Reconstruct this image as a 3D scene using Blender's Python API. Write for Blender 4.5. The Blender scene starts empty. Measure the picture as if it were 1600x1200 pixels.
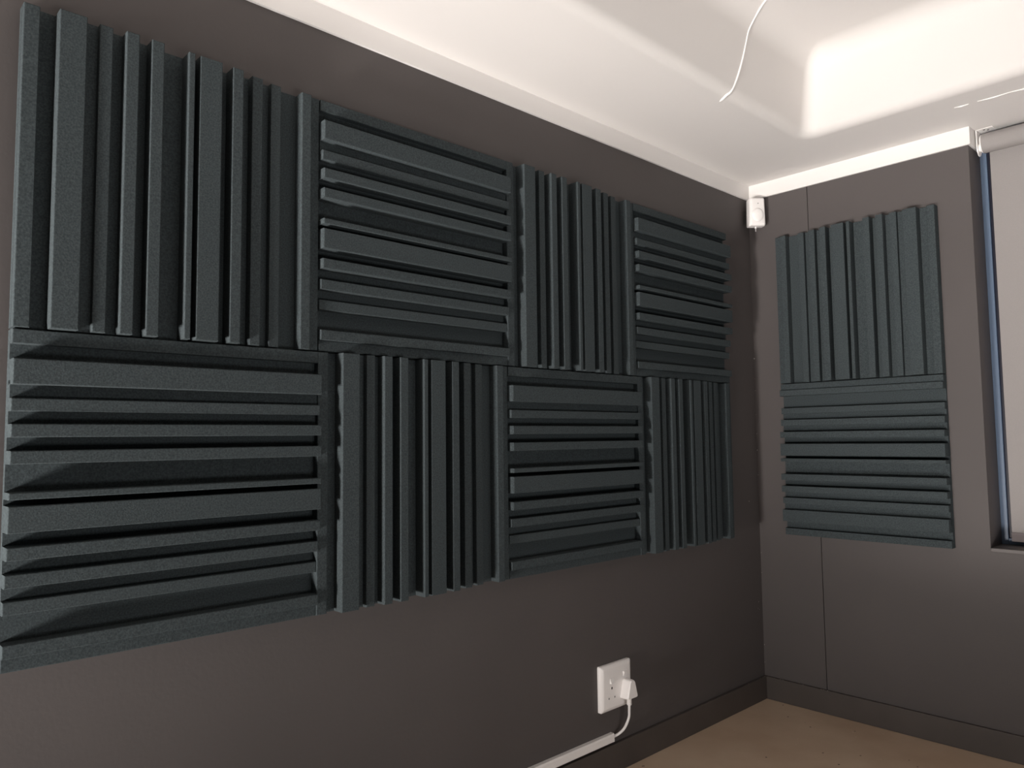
import bpy, bmesh, math, random
from mathutils import Vector, Matrix

random.seed(7)
S = bpy.context.scene
COL = S.collection

# ------------------------------------------------------------------ camera
cam_d = bpy.data.cameras.new('camera')
cam = bpy.data.objects.new('camera', cam_d)
COL.objects.link(cam)
S.camera = cam
cam_d.sensor_width = 36.0
cam_d.lens = 1180.5 * 36.0 / 1600.0
cam_d.clip_start = 0.02
YAW, PITCH, ROLL = 0.81465, 0.07204, -0.01173
CAM = Vector((-2.90757, -1.60019, 1.06213))
fw = Vector((math.cos(YAW) * math.cos(PITCH), math.sin(YAW) * math.cos(PITCH), math.sin(PITCH)))
rt = Vector((math.sin(YAW), -math.cos(YAW), 0.0))
up = rt.cross(fw)
r2 = rt * math.cos(ROLL) + up * math.sin(ROLL)
u2 = -rt * math.sin(ROLL) + up * math.cos(ROLL)
M = Matrix((r2, u2, -fw)).transposed().to_4x4()
M.translation = CAM
cam.matrix_world = M

# ------------------------------------------------------------------ world, lights, exposure
W = bpy.data.worlds.new('sky')
S.world = W
W.use_nodes = True
bg = W.node_tree.nodes['Background']
bg.inputs[0].default_value = (0.20, 0.42, 0.85, 1)      # clear blue sky outside the window
bg.inputs[1].default_value = 0.7

def area(name, loc, rot, sx, sy, power, color, spread=180):
    d = bpy.data.lights.new(name, 'AREA')
    d.shape = 'RECTANGLE'; d.size = sx; d.size_y = sy
    d.energy = power; d.color = color; d.spread = math.radians(spread)
    o = bpy.data.objects.new(name, d); COL.objects.link(o)
    o.location = loc; o.rotation_euler = rot
    return o
# low sunlight mirrored by the polished floor further back in the room: it rises at about one in two
# towards the window wall, in strips standing on the sunlit part of the floor
GD = Vector((1.0, 0.30, 0.47)).normalized()
GUP = Vector((-0.447, 0.0, 0.894)); GUP = (GUP - GD * GUP.dot(GD)).normalized()
GSIDE = GD.cross(GUP)
def glint(x0, length, width, yc, power, spread=13):
    o = area('floor_glint_light', (0, 0, 0), (0, 0, 0), width, length, power, (1.0, 0.95, 0.91), spread)
    c = Vector((x0, yc, 0.01)) + GUP * (length / 2)
    m = Matrix((GSIDE, GUP, -GD)).transposed().to_4x4(); m.translation = c
    o.matrix_world = m
FLUX = 1.10                                           # watts per square metre of strip
NST, XS0, PITCH_S = 14, -1.30, 0.30
for k in range(NST):
    x0 = XS0 - PITCH_S * k
    glint(x0, PITCH_S * 0.447 * 1.03, 3.0, -1.35 + 0.20 * (x0 - XS0), FLUX * PITCH_S * 0.447 * 3.0, 15)
glint(XS0 - PITCH_S * NST, 0.62, 3.0, -2.0, FLUX * 0.62 * 3.0, 15)
area('sunlit_floor_light', (-4.45, -0.42, 0.10), (0, math.radians(-90 - 34), math.radians(5)), 0.34, 0.30, 29.0, (1.0, 0.95, 0.91), 84)
# two fill lamps added out of view to lift walls, socket and floor
area('rear_fill', (-4.9, -2.7, 1.25), (0, math.radians(-90), 0), 1.1, 1.4, 0.6, (0.95, 0.97, 1.0))
area('floor_bounce_fill', (-1.55, -2.5, 0.05), (math.radians(90 + 33), 0, math.radians(-2)), 2.3, 0.9, 13.0, (1.0, 0.97, 0.95), 120)  # added low fill, tilted up at the left wall

vs = S.view_settings
vs.view_transform = 'Standard'; vs.look = 'None'
vs.gamma = 1.0; vs.use_curve_mapping = False
vs.exposure = 0.58

# ------------------------------------------------------------------ materials
def new_mat(name, color, rough=0.6, spec=0.3):
    m = bpy.data.materials.new(name); m.use_nodes = True
    b = m.node_tree.nodes['Principled BSDF']
    b.inputs['Base Color'].default_value = (*color, 1)
    b.inputs['Roughness'].default_value = rough
    b.inputs['Specular IOR Level'].default_value = spec
    return m

def noisy(m, color, scale, amp, bump=0.0, bscale=None, detail=3.0, coord='Object', bdist=0.002):
    """multiply the base colour by a noise and add a fine relief"""
    nt = m.node_tree; b = nt.nodes['Principled BSDF']
    tc = nt.nodes.new('ShaderNodeTexCoord')
    n = nt.nodes.new('ShaderNodeTexNoise'); n.inputs['Scale'].default_value = scale
    n.inputs['Detail'].default_value = detail
    nt.links.new(tc.outputs[coord], n.inputs['Vector'])
    r = nt.nodes.new('ShaderNodeValToRGB')
    r.color_ramp.elements[0].position = 0.3; r.color_ramp.elements[1].position = 0.7
    r.color_ramp.elements[0].color = tuple(c * (1 - amp) for c in color) + (1,)
    r.color_ramp.elements[1].color = tuple(min(1, c * (1 + amp)) for c in color) + (1,)
    nt.links.new(n.outputs['Fac'], r.inputs['Fac'])
    nt.links.new(r.outputs['Color'], b.inputs['Base Color'])
    if bump:
        n2 = nt.nodes.new('ShaderNodeTexNoise'); n2.inputs['Scale'].default_value = bscale or scale
        n2.inputs['Detail'].default_value = 2.0
        nt.links.new(tc.outputs[coord], n2.inputs['Vector'])
        bp = nt.nodes.new('ShaderNodeBump'); bp.inputs['Strength'].default_value = bump
        bp.inputs['Distance'].default_value = bdist
        nt.links.new(n2.outputs['Fac'], bp.inputs['Height'])
        nt.links.new(bp.outputs['Normal'], b.inputs['Normal'])
    return r

WALLC = (0.088, 0.0775, 0.0755)
M_wall = new_mat('brown_grey_wall_paint', WALLC, 0.55, 0.25)
noisy(M_wall, WALLC, 2.2, 0.05, 0.12, 90.0)
M_base = new_mat('dark_skirting_paint', (0.075, 0.063, 0.057), 0.5, 0.3)
noisy(M_base, (0.075, 0.063, 0.057), 6.0, 0.10, 0.1, 60)
M_white = new_mat('white_ceiling_paint', (0.66, 0.633, 0.612), 0.6, 0.2)
noisy(M_white, (0.66, 0.633, 0.612), 1.5, 0.015, 0.06, 14.0)
M_trim = new_mat('white_trim_paint', (0.78, 0.755, 0.735), 0.5, 0.25)
M_fill = new_mat('white_filler', (0.88, 0.86, 0.84), 0.7, 0.2)
FOAMC = (0.048, 0.058, 0.0615)
M_foam = new_mat('charcoal_foam', FOAMC, 1.0, 0.05)
noisy(M_foam, FOAMC, 300.0, 0.26, 0.25, 380.0, 2.0, bdist=0.001)
M_plast = new_mat('white_plastic', (0.93, 0.895, 0.875), 0.35, 0.4)
M_plast2 = new_mat('bright_white_plastic', (0.90, 0.87, 0.85), 0.3, 0.5)
M_dark = new_mat('dark_hole', (0.01, 0.009, 0.008), 0.8, 0.1)
M_led = new_mat('grey_indicator', (0.25, 0.23, 0.23), 0.3, 0.5)
M_screw = new_mat('screw_steel', (0.18, 0.17, 0.17), 0.4, 0.5)
M_blind = new_mat('grey_blind_fabric', (0.29, 0.270, 0.263), 0.8, 0.15)
noisy(M_blind, (0.29, 0.270, 0.263), 700.0, 0.05, 0.2, 900.0)
M_hem = new_mat('blind_hem_bar', (0.23, 0.20, 0.20), 0.6, 0.2)
M_frame = new_mat('blue_grey_frame_paint', (0.12, 0.165, 0.24), 0.35, 0.4)
M_sash = new_mat('dark_sash_paint', (0.018, 0.018, 0.030), 0.4, 0.3)
M_sill = new_mat('sill_paint', (0.11, 0.098, 0.094), 0.45, 0.35)
M_chip = new_mat('pale_plaster', (0.60, 0.57, 0.54), 0.9, 0.1)

# floor: brown stained screed with light and dark specks
M_floor = new_mat('brown_screed', (0.36, 0.25, 0.17), 0.6, 0.25)
nt = M_floor.node_tree
b = nt.nodes['Principled BSDF']
ramp = noisy(M_floor, (0.40, 0.285, 0.195), 3.2, 0.22, 0.2, 45.0, 6.0)
ramp.color_ramp.elements[0].color = (0.52, 0.375, 0.265, 1)
ramp.color_ramp.elements[1].color = (0.66, 0.52, 0.385, 1)
tc = nt.nodes.new('ShaderNodeTexCoord')
vo = nt.nodes.new('ShaderNodeTexVoronoi'); vo.inputs['Scale'].default_value = 26.0
nt.links.new(tc.outputs['Object'], vo.inputs['Vector'])
ds = nt.nodes.new('ShaderNodeMath'); ds.operation = 'LESS_THAN'; ds.inputs[1].default_value = 0.085
nt.links.new(vo.outputs['Distance'], ds.inputs[0])
sp = nt.nodes.new('ShaderNodeSeparateColor'); nt.links.new(vo.outputs['Color'], sp.inputs[0])
cr = nt.nodes.new('ShaderNodeValToRGB'); cr.color_ramp.interpolation = 'CONSTANT'
cr.color_ramp.elements[0].color = (0.07, 0.05, 0.04, 1)
cr.color_ramp.elements[1].position = 0.45; cr.color_ramp.elements[1].color = (0.62, 0.50, 0.38, 1)
nt.links.new(sp.outputs[0], cr.inputs['Fac'])
keep = nt.nodes.new('ShaderNodeMath'); keep.operation = 'GREATER_THAN'; keep.inputs[1].default_value = 0.45
nt.links.new(sp.outputs[1], keep.inputs[0])
mu = nt.nodes.new('ShaderNodeMath'); mu.operation = 'MULTIPLY'
nt.links.new(ds.outputs[0], mu.inputs[0]); nt.links.new(keep.outputs[0], mu.inputs[1])
mx = nt.nodes.new('ShaderNodeMix'); mx.data_type = 'RGBA'
nt.links.new(mu.outputs[0], mx.inputs['Factor'])
nt.links.new(ramp.outputs['Color'], mx.inputs['A']); nt.links.new(cr.outputs['Color'], mx.inputs['B'])
nt.links.new(mx.outputs['Result'], b.inputs['Base Color'])

# window glass that lets daylight straight through
M_glass = bpy.data.materials.new('window_glass'); M_glass.use_nodes = True
nt = M_glass.node_tree; nt.nodes.clear()
o_ = nt.nodes.new('ShaderNodeOutputMaterial'); t_ = nt.nodes.new('ShaderNodeBsdfTransparent')
g_ = nt.nodes.new('ShaderNodeBsdfGlossy'); g_.inputs['Roughness'].default_value = 0.02
f_ = nt.nodes.new('ShaderNodeFresnel'); f_.inputs['IOR'].default_value = 1.45
m_ = nt.nodes.new('ShaderNodeMixShader')
t_.inputs[0].default_value = (0.90, 0.94, 0.96, 1)
nt.links.new(f_.outputs[0], m_.inputs[0]); nt.links.new(t_.outputs[0], m_.inputs[1])
nt.links.new(g_.outputs[0], m_.inputs[2]); nt.links.new(m_.outputs[0], o_.inputs[0])

# ------------------------------------------------------------------ mesh helpers
def bm_box(bm, x0, x1, y0, y1, z0, z1):
    vs_ = [bm.verts.new((x, y, z)) for x in (x0, x1) for y in (y0, y1) for z in (z0, z1)]
    for f in ((0, 1, 3, 2), (4, 6, 7, 5), (0, 4, 5, 1), (2, 3, 7, 6), (0, 2, 6, 4), (1, 5, 7, 3)):
        bm.faces.new([vs_[i] for i in f])
    return vs_

def finish(bm, name, bevel=0.0, seg=2, smooth=False):
    bmesh.ops.recalc_face_normals(bm, faces=bm.faces)
    if bevel:
        bmesh.ops.bevel(bm, geom=[e for e in bm.edges], offset=bevel, segments=seg, profile=0.6, affect='EDGES', clamp_overlap=True)
    me = bpy.data.meshes.new(name)
    bm.to_mesh(me); bm.free()
    if smooth:
        for p in me.polygons: p.use_smooth = True
    return me

def link(name, me, mat, parent=None):
    o = bpy.data.objects.new(name, me); COL.objects.link(o)
    if mat and not me.materials: me.materials.append(mat)
    if parent: o.parent = parent
    return o

def box(name, x0, x1, y0, y1, z0, z1, mat, parent=None, bevel=0.0, seg=2):
    bm = bmesh.new(); bm_box(bm, x0, x1, y0, y1, z0, z1)
    return link(name, finish(bm, name, bevel, seg), mat, parent)

def boxes(name, lst, mat, parent=None):
    bm = bmesh.new()
    for l in lst: bm_box(bm, *l)
    return link(name, finish(bm, name), mat, parent)

def struct(o):
    o['kind'] = 'structure'; return o

def empty(name, loc, rot=(0, 0, 0), label=None, cat=None, group=None):
    o = bpy.data.objects.new(name, None); COL.objects.link(o)
    o.empty_display_size = 0.05
    o.location = loc; o.rotation_euler = rot
    if label: o['label'] = label
    if cat: o['category'] = cat
    if group: o['group'] = group
    return o

def loft(name, loops, mat, parent=None, caps=True, smooth=True):
    bm = bmesh.new()
    rings = [[bm.verts.new(p) for p in lp] for lp in loops]
    n = len(rings[0])
    for a, c in zip(rings, rings[1:]):
        for i in range(n):
            bm.faces.new((a[i], a[(i + 1) % n], c[(i + 1) % n], c[i]))
    if caps:
        bm.faces.new(rings[0][::-1]); bm.faces.new(rings[-1])
    bmesh.ops.recalc_face_normals(bm, faces=bm.faces)
    me = finish(bm, name, smooth=smooth)
    if smooth:
        me.set_sharp_from_angle(angle=math.radians(40))
    return link(name, me, mat, parent)

def cyl(name, c, axis, r, h, mat, parent=None, n=24, bevel=0.0):
    ax = Vector(axis).normalized()
    u = ax.orthogonal().normalized(); v = ax.cross(u)
    c = Vector(c)
    ring = lambda rr, t: [c + ax * t + (u * math.cos(2 * math.pi * i / n) + v * math.sin(2 * math.pi * i / n)) * rr for i in range(n)]
    if bevel: lp = [ring(r - bevel, 0), ring(r, bevel), ring(r, h - bevel), ring(r - bevel, h)]
    else: lp = [ring(r, 0), ring(r, h)]
    return loft(name, lp, mat, parent)

def tube(name, pts, rad, mat, parent=None, n=12, flat=None, sub=6):
    P = [Vector(p) for p in pts]
    # Catmull-Rom resample
    Q = []
    for i in range(len(P) - 1):
        p0 = P[i - 1] if i else P[0] * 2 - P[1]
        p3 = P[i + 2] if i + 2 < len(P) else P[-1] * 2 - P[-2]
        for k in range(sub):
            t = k / sub
            Q.append(0.5 * (2 * P[i] + (P[i + 1] - p0) * t + (2 * p0 - 5 * P[i] + 4 * P[i + 1] - p3) * t * t + (3 * P[i] - p0 - 3 * P[i + 1] + p3) * t ** 3))
    Q.append(P[-1])
    R = rad if isinstance(rad, (list, tuple)) else [rad] * len(P)
    loops = []
    ref = Vector((0.31, -0.8, 0.52)) if flat is None else Vector(flat)
    for i, q in enumerate(Q):
        d = (Q[min(i + 1, len(Q) - 1)] - Q[max(i - 1, 0)]).normalized()
        u = (ref - d * ref.dot(d)).normalized(); v = d.cross(u)
        f = i / (len(Q) - 1) * (len(R) - 1); k = min(int(f), len(R) - 2); rr = R[k] + (R[k + 1] - R[k]) * (f - k)
        ku = 1.0 if flat is None else 0.25
        loops.append([q + (u * math.cos(2 * math.pi * j / n) * ku + v * math.sin(2 * math.pi * j / n)) * rr for j in range(n)])
    return loft(name, loops, mat, parent)

# ------------------------------------------------------------------ room shell
XB, YF = -6.2, -3.9          # rear wall and near wall, both behind the viewer
HT = 2.12                    # underside of the ceiling beams
HB = 2.058                   # lower edge of the white band
floor = struct(box('floor', XB, 0.3, YF, 0.14, -0.08, 0.0, M_floor))
struct(box('wall_left', XB, 0.0, 0.0, 0.14, 0.0, HT, M_wall))
# right wall: plain board, a narrow vertical joint, then the pier beside the window, the part under the window
JY0, JY1 = -0.2555, -0.2585
WY0, WY1, WZ0 = -0.834, -2.75, 0.668
struct(boxes('wall_right', [
    (0.0, 0.26, JY0, 0.14, 0.0, HT),
    (0.006, 0.26, JY1, JY0, 0.0, HT),
    (0.0, 0.26, WY0, JY1, 0.0, HT),
    (0.0, 0.26, WY1, WY0, 0.0, WZ0),
    (0.0, 0.26, YF, WY1, 0.0, HT)], M_wall))
struct(box('wall_rear', XB - 0.12, XB, YF, 0.14, 0.0, HT, M_wall))
struct(box('wall_near', XB, 0.26, YF - 0.12, YF, 0.0, HT, M_wall))

# ceiling: flat margin along the walls, rounded rise to a raised bay
def rrect(x0, x1, y0, y1, r, k=10):
    out = []
    for cx, cy, a0 in ((x1 - r, y1 - r, 0), (x0 + r, y1 - r, 90), (x0 + r, y0 + r, 180), (x1 - r, y0 + r, 270)):
        for i in range(k + 1):
            a = math.radians(a0 + 90 * i / k)
            out.append((cx + r * math.cos(a), cy + r * math.sin(a)))
    return out
BX0, BX1, BY0, BY1 = -5.6, -0.335, -3.3, -0.415
DEPTH, DRAFT, R1, R2 = 0.275, 0.045, 0.038, 0.085
prof = []                                            # (inset, height) through the rise
th = math.atan2(DEPTH, DRAFT)
for i in range(7):
    a = th * i / 6
    prof.append((-R1 * math.tan(th / 2) + R1 * math.sin(a), R1 * (1 - math.cos(a))))
tl = R2 * math.tan(th / 2)
for i in range(11):
    a = th * (1 - i / 10)
    prof.append((DRAFT + tl - R2 * math.sin(a), DEPTH - R2 * (1 - math.cos(a))))
bm = bmesh.new()
rings = []
base_r = 0.05
for ins, h in prof:
    r = max(0.012, base_r - ins * 0.4)
    rings.append([bm.verts.new((x, y, HT + h)) for x, y in rrect(BX0 + ins, BX1 - ins, BY0 + ins, BY1 - ins, r)])
n = len(rings[0])
for a_, c_ in zip(rings, rings[1:]):
    for i in range(n):
        bm.faces.new((a_[i], c_[i], c_[(i + 1) % n], a_[(i + 1) % n]))
bm.faces.new(rings[-1])
K = n // 4
OX0, OX1, OY0, OY1 = XB - 0.12, 0.26, YF - 0.12, 0.14
corners = [(OX1, OY1), (OX0, OY1), (OX0, OY0), (OX1, OY0)]
cv = [bm.verts.new((x, y, HT)) for x, y in corners]
for q in range(4):
    seg = rings[0][q * K:(q + 1) * K]
    for i in range(len(seg) - 1): bm.faces.new((cv[q], seg[i], seg[i + 1]))
    nx = rings[0][((q + 1) * K) % n]
    bm.faces.new((cv[q], seg[-1], nx, cv[(q + 1) % 4]))
bmesh.ops.recalc_face_normals(bm, faces=bm.faces)
tv = [bm.verts.new((x, y, HT + 0.40)) for x, y in corners]      # slab above
bm.faces.new(tv)
for q in range(4): bm.faces.new((cv[q], cv[(q + 1) % 4], tv[(q + 1) % 4], tv[q]))
me = finish(bm, 'ceiling', smooth=True)
me.set_sharp_from_angle(angle=math.radians(35))
ceiling = struct(link('ceiling', me, M_white))
# plaster repair ridges on the ceiling
def bay_y(z):      # y of the left side of the bay at height z
    t = max(0.0, min(1.0, (z - HT) / DEPTH)); return BY1 - DRAFT * t - 0.001
crack = [(-0.783, 2.330), (-0.791, 2.278), (-0.802, 2.226), (-0.8175, 2.176)]
zt = HT + DEPTH
pts = [(-0.825, -0.556, zt - 0.001), (-0.800, -0.517, zt - 0.003), (-0.782, -0.483, zt - 0.017), (-0.778, -0.465, zt - 0.035)]
for x, z in crack: pts.append((x, bay_y(z), z))
pts += [(-0.834, BY1 + 0.002, HT + 0.0145), (-0.842, BY1 + 0.014, HT + 0.004), (-0.836, BY1 + 0.030, HT), (-0.826, BY1 + 0.046, HT)]
tube('plaster_ridge', pts, [0.003, 0.003, 0.003, 0.0025, 0.0025, 0.0025, 0.003, 0.0035, 0.004, 0.005, 0.005, 0.002], M_fill, ceiling, 8)
tube('plaster_ridge', [(-0.212, -0.856, HT), (-0.2085, -0.876, HT), (-0.208, -0.897, HT)], [0.001, 0.0035, 0.001], M_fill, ceiling, 8)
tube('plaster_ridge', [(-0.2085, -0.922, HT), (-0.204, -0.965, HT), (-0.206, -1.01, HT), (-0.2005, -1.05, HT), (-0.198, -1.12, HT), (-0.2, -1.2, HT)], [0.001, 0.003, 0.002, 0.003, 0.003, 0.001], M_fill, ceiling, 8)

# white band between walls and ceiling
T = 0.008
struct(box('trim_1', XB, -0.0, -T, 0.0, HB, HT, M_trim))
struct(box('trim_2', -T, 0.0, WY0 - T, -T, HB, HT, M_trim))
struct(box('trim_3', 0.0, 0.13, WY0 - T, WY0, HB, HT, M_trim))
# skirting
struct(box('baseboard_left', XB, 0.0, -0.012, 0.0, 0.0, 0.0887, M_base, bevel=0.002))
struct(box('baseboard_right', -0.012, 0.0, YF, -0.012, 0.0, 0.0887, M_base, bevel=0.002))

# chipped paint along the inside corner
bm = bmesh.new()
def chip(bm, c, n_, r, seed):
    rnd = random.Random(seed); n_ = Vector(n_).normalized(); u = n_.orthogonal().normalized(); v = n_.cross(u); c = Vector(c)
    k = 7
    a0 = [bm.verts.new(c + (u * math.cos(2 * math.pi * i / k) * 1.0 + v * math.sin(2 * math.pi * i / k)) * r * rnd.uniform(0.5, 1.2)) for i in range(k)]
    t = bm.verts.new(c + n_ * r * 0.25)
    for i in range(k): bm.faces.new((a0[i], a0[(i + 1) % k], t))
bm_l = bmesh.new()
for i, (x, y, z, r) in enumerate([(0, -0.0015, 1.385, 0.0028), (0, -0.001, 1.002, 0.0022), (-0.078, 0, 0.796, 0.0020), (-0.029, 0, 0.386, 0.0022),
                                 (-0.036, 0, 0.3615, 0.0016), (-0.024, 0, 0.355, 0.0012), (0, -0.0015, 1.07, 0.0012), (0, -0.001, 1.15, 0.001),
                                 (0, -0.001, 1.25, 0.0012), (0, -0.0013, 0.90, 0.0013), (0, -0.001, 0.70, 0.001), (0, -0.002, 0.58, 0.0012),
                                 (0, -0.0012, 0.50, 0.0012), (0, -0.003, 0.21, 0.0015), (0, -0.002, 0.14, 0.0012), (0, -0.001, 1.30, 0.0009)]):
    chip(bm if x == 0 else bm_l, (x, y, z), (-1, 0, 0) if x == 0 else (0, -1, 0), r, i)
rnd = random.Random(3)
for i in range(7):
    s = rnd.uniform(0.01, 0.05) * (1 + i * 0.4)
    chip(bm_l, (-s, -0.011, 0.089), (0, -0.3, 1), rnd.uniform(0.0008, 0.0018), 40 + i)
for i in range(9):
    s = rnd.uniform(0.01, 0.07) * (1 + i * 0.5)
    chip(bm, (-0.011, -s, 0.089), (-0.3, 0, 1), rnd.uniform(0.0008, 0.0018), 60 + i)
o = link('paint_chips', finish(bm, 'paint_chips'), M_chip, bpy.data.objects['wall_right']); o['kind'] = 'stuff'
o = link('paint_chips', finish(bm_l, 'paint_chips'), M_chip, bpy.data.objects['wall_left']); o['kind'] = 'stuff'
# ------------------------------------------------------------------ window and blind
win = struct(empty('window_1', (0.13, WY0, WZ0)))
win_inv = Matrix.Translation((-0.13, -WY0, -WZ0))
def wbox(name, x0, x1, y0, y1, z0, z1, mat, bevel=0.0):
    return box(name, x0 - 0.13, x1 - 0.13, y0 - WY0, y1 - WY0, z0 - WZ0, z1 - WZ0, mat, win, bevel)
FR = 0.021
wbox('frame_jamb', 0.13, 0.19, WY0 - FR, WY0, WZ0 + 0.012, HT, M_frame, 0.002)
wbox('frame_jamb', 0.13, 0.19, WY1, WY1 + FR, WZ0 + 0.012, HT, M_frame, 0.002)
wbox('frame_rail', 0.13, 0.19, WY1 + FR, WY0 - FR, WZ0 + 0.012, WZ0 + 0.012 + FR, M_frame, 0.002)
wbox('frame_rail', 0.13, 0.19, WY1 + FR, WY0 - FR, HT - FR, HT, M_frame, 0.002)
wbox('frame_mullion', 0.135, 0.185, (WY0 + WY1) / 2 - 0.02, (WY0 + WY1) / 2 + 0.02, WZ0 + 0.012 + FR, HT - FR, M_frame, 0.002)
for y1 in (WY0 - FR, (WY0 + WY1) / 2 - 0.02):          # dark opening sashes inside the frame
    y0 = y1 - ((WY0 - WY1) / 2 - FR - 0.02)
    for yy in (y0, y1 - 0.035):
        wbox('sash_stile', 0.140, 0.175, yy, yy + 0.035, WZ0 + 0.012 + FR, HT - FR, M_sash, 0.002)
    for zz in (WZ0 + 0.012 + FR, HT - FR - 0.035):
        wbox('sash_rail', 0.141, 0.174, y0 + 0.035, y1 - 0.035, zz, zz + 0.035, M_sash, 0.002)
wbox('pane', 0.158, 0.163, (WY0 + WY1) / 2 + 0.02, WY0 - FR, WZ0 + 0.012 + FR, HT - FR, M_glass)
wbox('pane', 0.158, 0.163, WY1 + FR, (WY0 + WY1) / 2 - 0.02, WZ0 + 0.012 + FR, HT - FR, M_glass)
wbox('sill', -0.004, 0.24, WY1, WY0, WZ0, WZ0 + 0.012, M_sill, 0.0015)

TX, TZ, TR = 0.072, 2.073, 0.034
bl = empty('roller_blind', (TX, -1.8, TZ), label='grey fabric roller blind pulled down over the window', cat='blind')
def lb(o):    # children are modelled in world coordinates, shift into the parent frame
    o.data.transform(Matrix.Translation((-TX, 1.8, -TZ))); return o
BY_0, BY_1 = -0.868, -2.715
lb(cyl('roller_tube', (TX, BY_0 + 0.006, TZ), (0, -1, 0), TR, BY_0 + 0.006 - BY_1, M_blind, bl, 40))
FX = TX + TR - 0.001
lb(box('fabric', FX - 0.0006, FX + 0.0006, BY_1, BY_0 - 0.004, 0.722, TZ, M_blind, bl))
lb(box('hem_bar', FX - 0.005, FX + 0.005, BY_1, BY_0 - 0.003, 0.694, 0.724, M_hem, bl, 0.002))
# bracket: ceiling plate, rounded cheek, pin, two screws
lb(box('bracket_plate', TX - 0.022, TX + 0.03, BY_0 - 0.03, BY_0 + 0.021, HT - 0.0015, HT, M_plast2, bl, 0.001))
cheek = []
for t in (0.0, 0.0025):
    lp = []
    yy = BY_0 + 0.021 - t
    for i in range(13):
        a = math.radians(180 + 180 * i / 12)
        lp.append((TX + 0.027 * math.cos(a), yy, TZ - 0.012 + 0.030 * math.sin(a)))
    lp += [(TX + 0.027, yy, HT - 0.002), (TX - 0.027, yy, HT - 0.002)]
    cheek.append(lp)
lb(loft('bracket_cheek', cheek, M_plast2, bl))
lb(cyl('bracket_hub', (TX, BY_0 + 0.0188, TZ - 0.012), (0, -1, 0), 0.014, 0.008, M_plast, bl, 24, 0.001))
lb(cyl('tube_end_cap', (TX, BY_0 + 0.011, TZ), (0, -1, 0), TR - 0.003, 0.005, M_plast2, bl, 32, 0.001))
for dx, dy in ((-0.004, -0.002), (0.006, -0.012)):
    lb(cyl('screw', (TX - 0.01 + dx, BY_0 + dy, HT - 0.0029), (0, 0, -1), 0.0035, 0.0015, M_screw, bl, 12))

# ------------------------------------------------------------------ foam acoustic panels
PS = 0.597
# (kind, start, end, depth) across the panel in mm; 'f' = sunken floor, 'r' = rib
SECT = [('r', 0, 26, 35), ('f', 26, 54, 18), ('r', 54, 99.5, 54), ('f', 99.5, 123.5, 31), ('r', 123.5, 146.5, 46), ('f', 146.5, 169, 24),
        ('r', 169, 192.5, 54), ('f', 192.5, 216, 20), ('r', 216, 239.5, 54), ('f', 239.5, 288.5, 15), ('r', 288.5, 301, 54), ('f', 301, 312, 9),
        ('r', 312, 358.5, 53), ('f', 358.5, 382.5, 13), ('r', 382.5, 405.5, 51), ('f', 405.5, 430, 19), ('r', 430, 453.5, 41), ('f', 453.5, 477, 17),
        ('r', 477, 500.5, 33), ('f', 500.5, 548.5, 10), ('r', 548.5, 572, 42), ('r', 572, 597, 32)]
# shared meshes, local frame: X across the ribs, -Y out of the wall, Z along the ribs, origin at the middle of the back
H2 = PS / 2
bm = bmesh.new()
outl = []
fl = [(a, b_, d) for k, a, b_, d in SECT if k == 'f']
cur = [(0.0, 26.0, 15.0)] + fl + [(548.5, 597.0, 9.0)]
bnd = [0.0]
for (a0, a1, d0), (c0, c1, d1) in zip(cur, cur[1:]): bnd.append((a1 + c0) / 2)
bnd.append(597.0)
top = []
for i, (a0, a1, d) in enumerate(cur): top += [(bnd[i], d), (bnd[i + 1], d)]
ring = [(u / 1000 - H2, -d / 1000) for u, d in top] + [(H2, 0.0), (-H2, 0.0)]
lo = [bm.verts.new((x, y, -H2)) for x, y in ring]; hi = [bm.verts.new((x, y, H2)) for x, y in ring]
for i in range(len(ring)):
    j = (i + 1) % len(ring); bm.faces.new((lo[i], lo[j], hi[j], hi[i]))
bm.faces.new(lo[::-1]); bm.faces.new(hi)
me_base = finish(bm, 'foam_base'); me_base.materials.append(M_foam)
rib_data = []
for k, a, b_, d in SECT:
    if k != 'r': continue
    nb = [f[2] for f in fl if abs(f[1] - a) < 1 or abs(f[0] - b_) < 1]
    low = (min(nb) if nb else 9.0) - 1.5
    bm = bmesh.new()
    w2 = (b_ - a) / 2000
    bm_box(bm, -w2, w2, -d / 1000, -low / 1000, -H2, H2)
    bmesh.ops.recalc_face_normals(bm, faces=bm.faces)
    ed = [e for e in bm.edges if all(v.co.y < -d / 1000 + 1e-5 for v in e.verts)]
    bmesh.ops.bevel(bm, geom=ed, offset=0.0016, segments=2, profile=0.5, affect='EDGES')
    me = finish(bm, 'rib'); me.materials.append(M_foam)
    rib_data.append((me, (a + b_) / 2000 - H2))

ex = empty('acoustic_panel', (0, 0, 0))
link('foam_base', me_base, None, ex)
for me, cx in rib_data:
    o = link('rib', me, None, ex); o.location = (cx, 0, 0)

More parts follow.
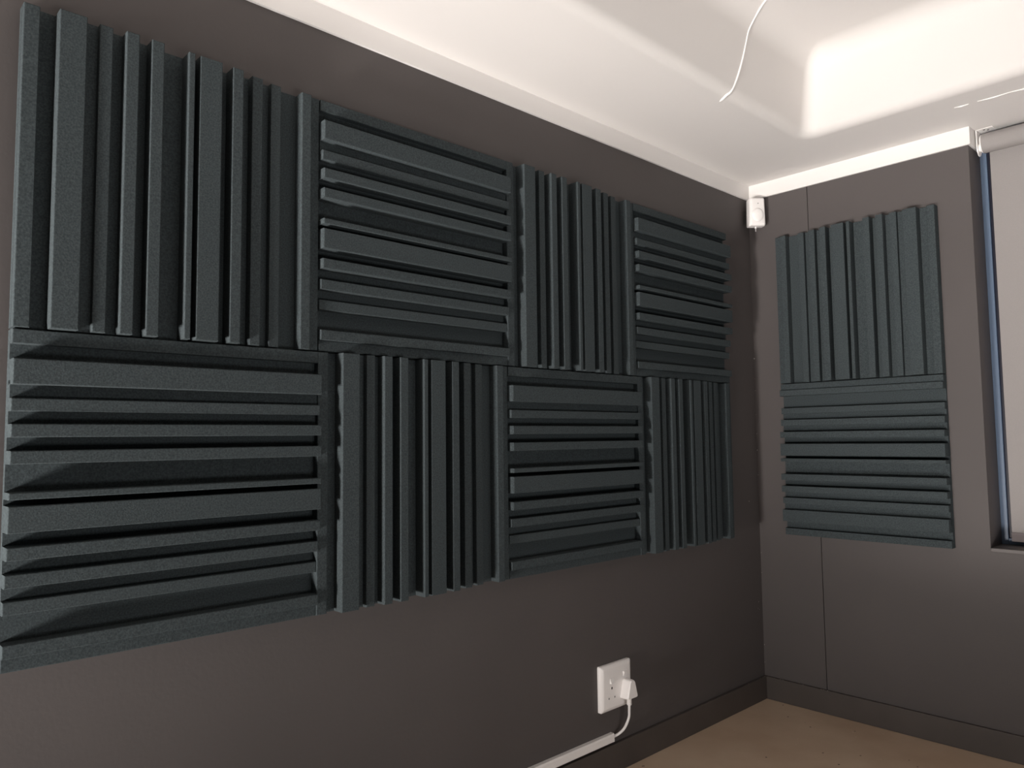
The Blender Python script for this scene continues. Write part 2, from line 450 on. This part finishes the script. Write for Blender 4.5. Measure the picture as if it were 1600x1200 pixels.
X0, ZB, ST = -2.6426, 0.6683, 0.6
D90 = math.pi / 2
panels = []
left_txt = {
    (0, 1): 'charcoal foam panel with upright ribs, first from left in the upper row of long wall',
    (1, 1): 'charcoal foam panel with level ribs, second from left in the upper row of long wall',
    (2, 1): 'charcoal foam panel with upright ribs, third from left in the upper row of long wall',
    (3, 1): 'charcoal foam panel with level ribs below the motion sensor, last of the upper row',
    (0, 0): 'charcoal foam panel with level ribs, first from left in the lower row of long wall',
    (1, 0): 'charcoal foam panel with upright ribs, second from left in the lower row of long wall',
    (2, 0): 'charcoal foam panel with level ribs, third from left in the lower row of long wall',
    (3, 0): 'charcoal foam panel with upright ribs next to the corner, last of the lower row'}
jit = random.Random(11)
for (i, j), txt in left_txt.items():
    vert = (i + j) % 2 == 1
    slip = ((0.0, -0.0028, -0.0040, -0.0068), (0.0, 0.0, -0.0029, -0.0058))[j][i]
    loc = (X0 + ST * (i + 0.5) + slip, 0.0, ZB + ST * (j + 0.5))
    rot = Matrix.Rotation(0.0 if vert else D90, 4, 'Y')
    tilt = Matrix.Rotation(math.radians(jit.uniform(-0.03, 0.03)), 4, 'Y')
    panels.append((Matrix.Translation(loc) @ tilt @ rot, txt, 'foam panels on the long left wall'))
YA, ZB2 = -0.1288, 0.6685
for j, txt in ((1, 'charcoal foam panel with upright ribs, upper of the two beside the window'),
               (0, 'charcoal foam panel with level ribs, lower of the two beside the window')):
    loc = (0.0, YA - ST * 0.5, ZB2 + ST * (j + 0.5))
    rot = Matrix.Rotation(-D90, 4, 'Z') @ Matrix.Rotation(math.pi if j else -D90, 4, 'Y')
    panels.append((Matrix.Translation(loc) @ rot, txt, 'foam panels on the short wall by the window'))
for k, (mw, txt, grp) in enumerate(panels):
    if k == 0: root = ex
    else:
        root = ex.copy(); COL.objects.link(root)
        for ch in list(ex.children):
            c = ch.copy(); COL.objects.link(c); c.parent = root
    root.matrix_world = mw
    root['label'] = txt; root['category'] = 'acoustic panel'; root['group'] = grp

# ------------------------------------------------------------------ wall socket, plug, lead and trunking
def rr_xz(cx, cz, hx, hz, r, y, k=6):
    return [(x, y, z) for x, z in rrect(cx - hx, cx + hx, cz - hz, cz + hz, r, k)]
SX, SZ = -0.967, 0.268
so = empty('wall_socket', (SX, 0, SZ), label='square white double wall socket above the skirting', cat='socket')
loft('faceplate', [rr_xz(0, 0, .0765, .0715, .005, 0.0), rr_xz(0, 0, .0765, .0715, .005, -.0095), rr_xz(0, 0, .0752, .0702, .005, -.0118),
                   rr_xz(0, 0, .066, .062, .005, -.0163), rr_xz(0, 0, .064, .060, .005, -.0168)], M_plast, so)
def rocker(cx, cz, on):
    s = 0.0035 if on else -0.0035
    yb, yt = (-.0200 + s * .7, -.0200 - s * .7)
    lp0 = [(cx - .009, -.0166, cz - .0085), (cx + .009, -.0166, cz - .0085), (cx + .009, -.0166, cz + .0085), (cx - .009, -.0166, cz + .0085)]
    lp1 = [(cx - .0075, yb, cz - .0075), (cx + .0075, yb, cz - .0075), (cx + .0075, yt, cz + .0075), (cx - .0075, yt, cz + .0075)]
    loft('switch', [lp0, lp1], M_plast2, so, smooth=False)
rocker(-0.993 - SX, 0.2900 - SZ, False)
rocker(-0.9266 - SX, 0.2990 - SZ, True)
def pin(cx, cz, rx, rz):
    ring_ = lambda y, k: [(cx + rx * k * math.cos(2 * math.pi * i / 16), y, cz + rz * k * math.sin(2 * math.pi * i / 16)) for i in range(16)]
    p = loft('pin_surround', [ring_(-.0167, 1.7), ring_(-.0174, 1.55), ring_(-.0174, 1.05), ring_(-.0168, 1.0)], M_plast2, so, caps=False)
    return loft('pin_hole', [ring_(-.0167, 1.06), ring_(-.0170, 1.0)], M_dark, so)
pin(-0.9934 - SX, 0.2671 - SZ, .0034, .0042)
for x in (-1.0085, -0.9797):
    pin(x - SX, 0.2375 - SZ, .0022, .0029)

PX, PZ = -0.9275, 0.2500
pl = empty('power_plug', (PX, -0.0169, PZ), label='white triangular power plug in the right half of the wall socket', cat='plug')
def tri(y, s, dz=0.0, k=5):
    # rounded triangle: narrow top, wide foot
    base = [(-.0255, -.023), (.0255, -.023), (.0105, .0325), (-.0105, .0325)]
    out = []
    r = .0075
    m = len(base)
    for i in range(m):
        p0, p1, p2 = Vector(base[i - 1]), Vector(base[i]), Vector(base[(i + 1) % m])
        a = p1 + (p0 - p1).normalized() * r; c = p1 + (p2 - p1).normalized() * r
        for q in range(k + 1):
            t = q / k
            v = a * (1 - t) ** 2 + p1 * 2 * t * (1 - t) + c * t * t
            out.append((v.x * s, y, v.y * s + dz))
    return out
loft('plug_body', [tri(0.0, 1.06), tri(-.024, 1.05), tri(-.0305, 1.01), tri(-.033, .94)], M_plast, pl)
def circ(z, r, y=-.016, ky=1.0, n=16): return [(r * math.cos(2 * math.pi * i / n), y + ky * r * math.sin(2 * math.pi * i / n), z) for i in range(n)]
lps = []
for i in range(5):
    z = -.0215 - i * .0052
    lps += [circ(z, .0080), circ(z - .0035, .0078), circ(z - .0037, .0066), circ(z - .005, .0066)]
loft('strain_relief', lps, M_plast, pl)
ld = empty('power_lead', (-0.9275, -0.03, 0.20), label='thin white power lead curving from the plug to the trunking', cat='cable')
o = tube('lead', [(-0.9275, -.0329, .203), (-0.9278, -.0325, .185), (-0.9285, -.0315, .166), (-0.9345, -.027, .146), (-0.946, -.023, .130),
                  (-0.962, -.017, .119), (-0.976, -.011, .1135), (-0.990, -.008, .1115)], .0043, M_plast2, ld, 12)
o.data.transform(Matrix.Translation((0.9275, 0.03, -0.20)))

TXE = -0.984
tr = empty('cable_trunking', (-2.2, 0, 0.112), label='narrow white cable trunking along the wall above the skirting', cat='trunking')
def cbox(name, x0, x1, prof_, mat):
    loft(name, [[(x0 + 2.2, y, z - .112) for y, z in prof_], [(x1 + 2.2, y, z - .112) for y, z in prof_]], mat, tr, smooth=False)
cbox('channel', -4.2, TXE, [(0, .0995), (-.0120, .0995), (-.0120, .1010), (-.0015, .1010), (-.0015, .1230), (-.0120, .1230), (-.0120, .1245), (0, .1245)], M_plast)
cbox('lid', -4.2, TXE - .002, [(-.0105, .0988), (-.0150, .0988), (-.0165, .1003), (-.0165, .1195), (-.0150, .1252), (-.0105, .1252), (-.0105, .1246), (-.0150, .1240), (-.0153, .1195), (-.0153, .1003), (-.0105, .0994)], M_plast)
cbox('end_cap', TXE - .003, TXE, [(0, .0990), (-.0160, .0990), (-.0160, .1095), (-.0120, .1095), (-.0120, .1135), (-.0160, .1135), (-.0160, .1190), (-.0140, .1250), (0, .1250)], M_plast)

# ------------------------------------------------------------------ motion sensor in the corner
SP = Vector((-0.049, -0.059, 1.986))
se = empty('motion_sensor', SP, (math.radians(2), 0, math.radians(-42)), 'small white motion sensor in the corner under the ceiling band', 'sensor')
def face(y, hx0, hx1, hz, r): # slightly wider at the foot
    out = []
    for x, z in rrect(-1, 1, -1, 1, r, 6):
        t = (z + 1) / 2
        out.append(((hx0 + (hx1 - hx0) * t) * x, y, z * hz))
    return out
loft('housing', [face(.022, .033, .031, .058, .12), face(-.006, .0345, .0315, .0585, .12), face(-.015, .034, .0305, .058, .16),
                 face(-.020, .031, .0275, .055, .22), face(-.0222, .026, .023, .050, .3)], M_plast2, se)
# bulging lens
loops = []
for i in range(8):
    a = math.radians(90 * i / 8)
    rr = .0245 * math.cos(a)
    loops.append([(rr * math.cos(2 * math.pi * k / 28), -.0215 - .0085 * math.sin(a), -.013 + 1.15 * rr * math.sin(2 * math.pi * k / 28)) for k in range(28)])
loft('lens', loops, M_plast2, se)
cyl('indicator', (0.002, -.0218, .034), (0, -1, 0), .0024, .0012, M_led, se, 12)
for z0, z1 in ((.018, .048), (-.040, -.018)):
    box('mount_bracket', -.018, .018, .020, .046, z0, z1, M_plast, se)
cyl('cable_gland', (0.0, .006, -.0575), (0, 0, -1), .0045, .0065, M_plast2, se, 14)
cyl('sensor_wire', (0.0, .006, -.063), (0, 0, -1), .0012, .014, M_plast2, se, 8)
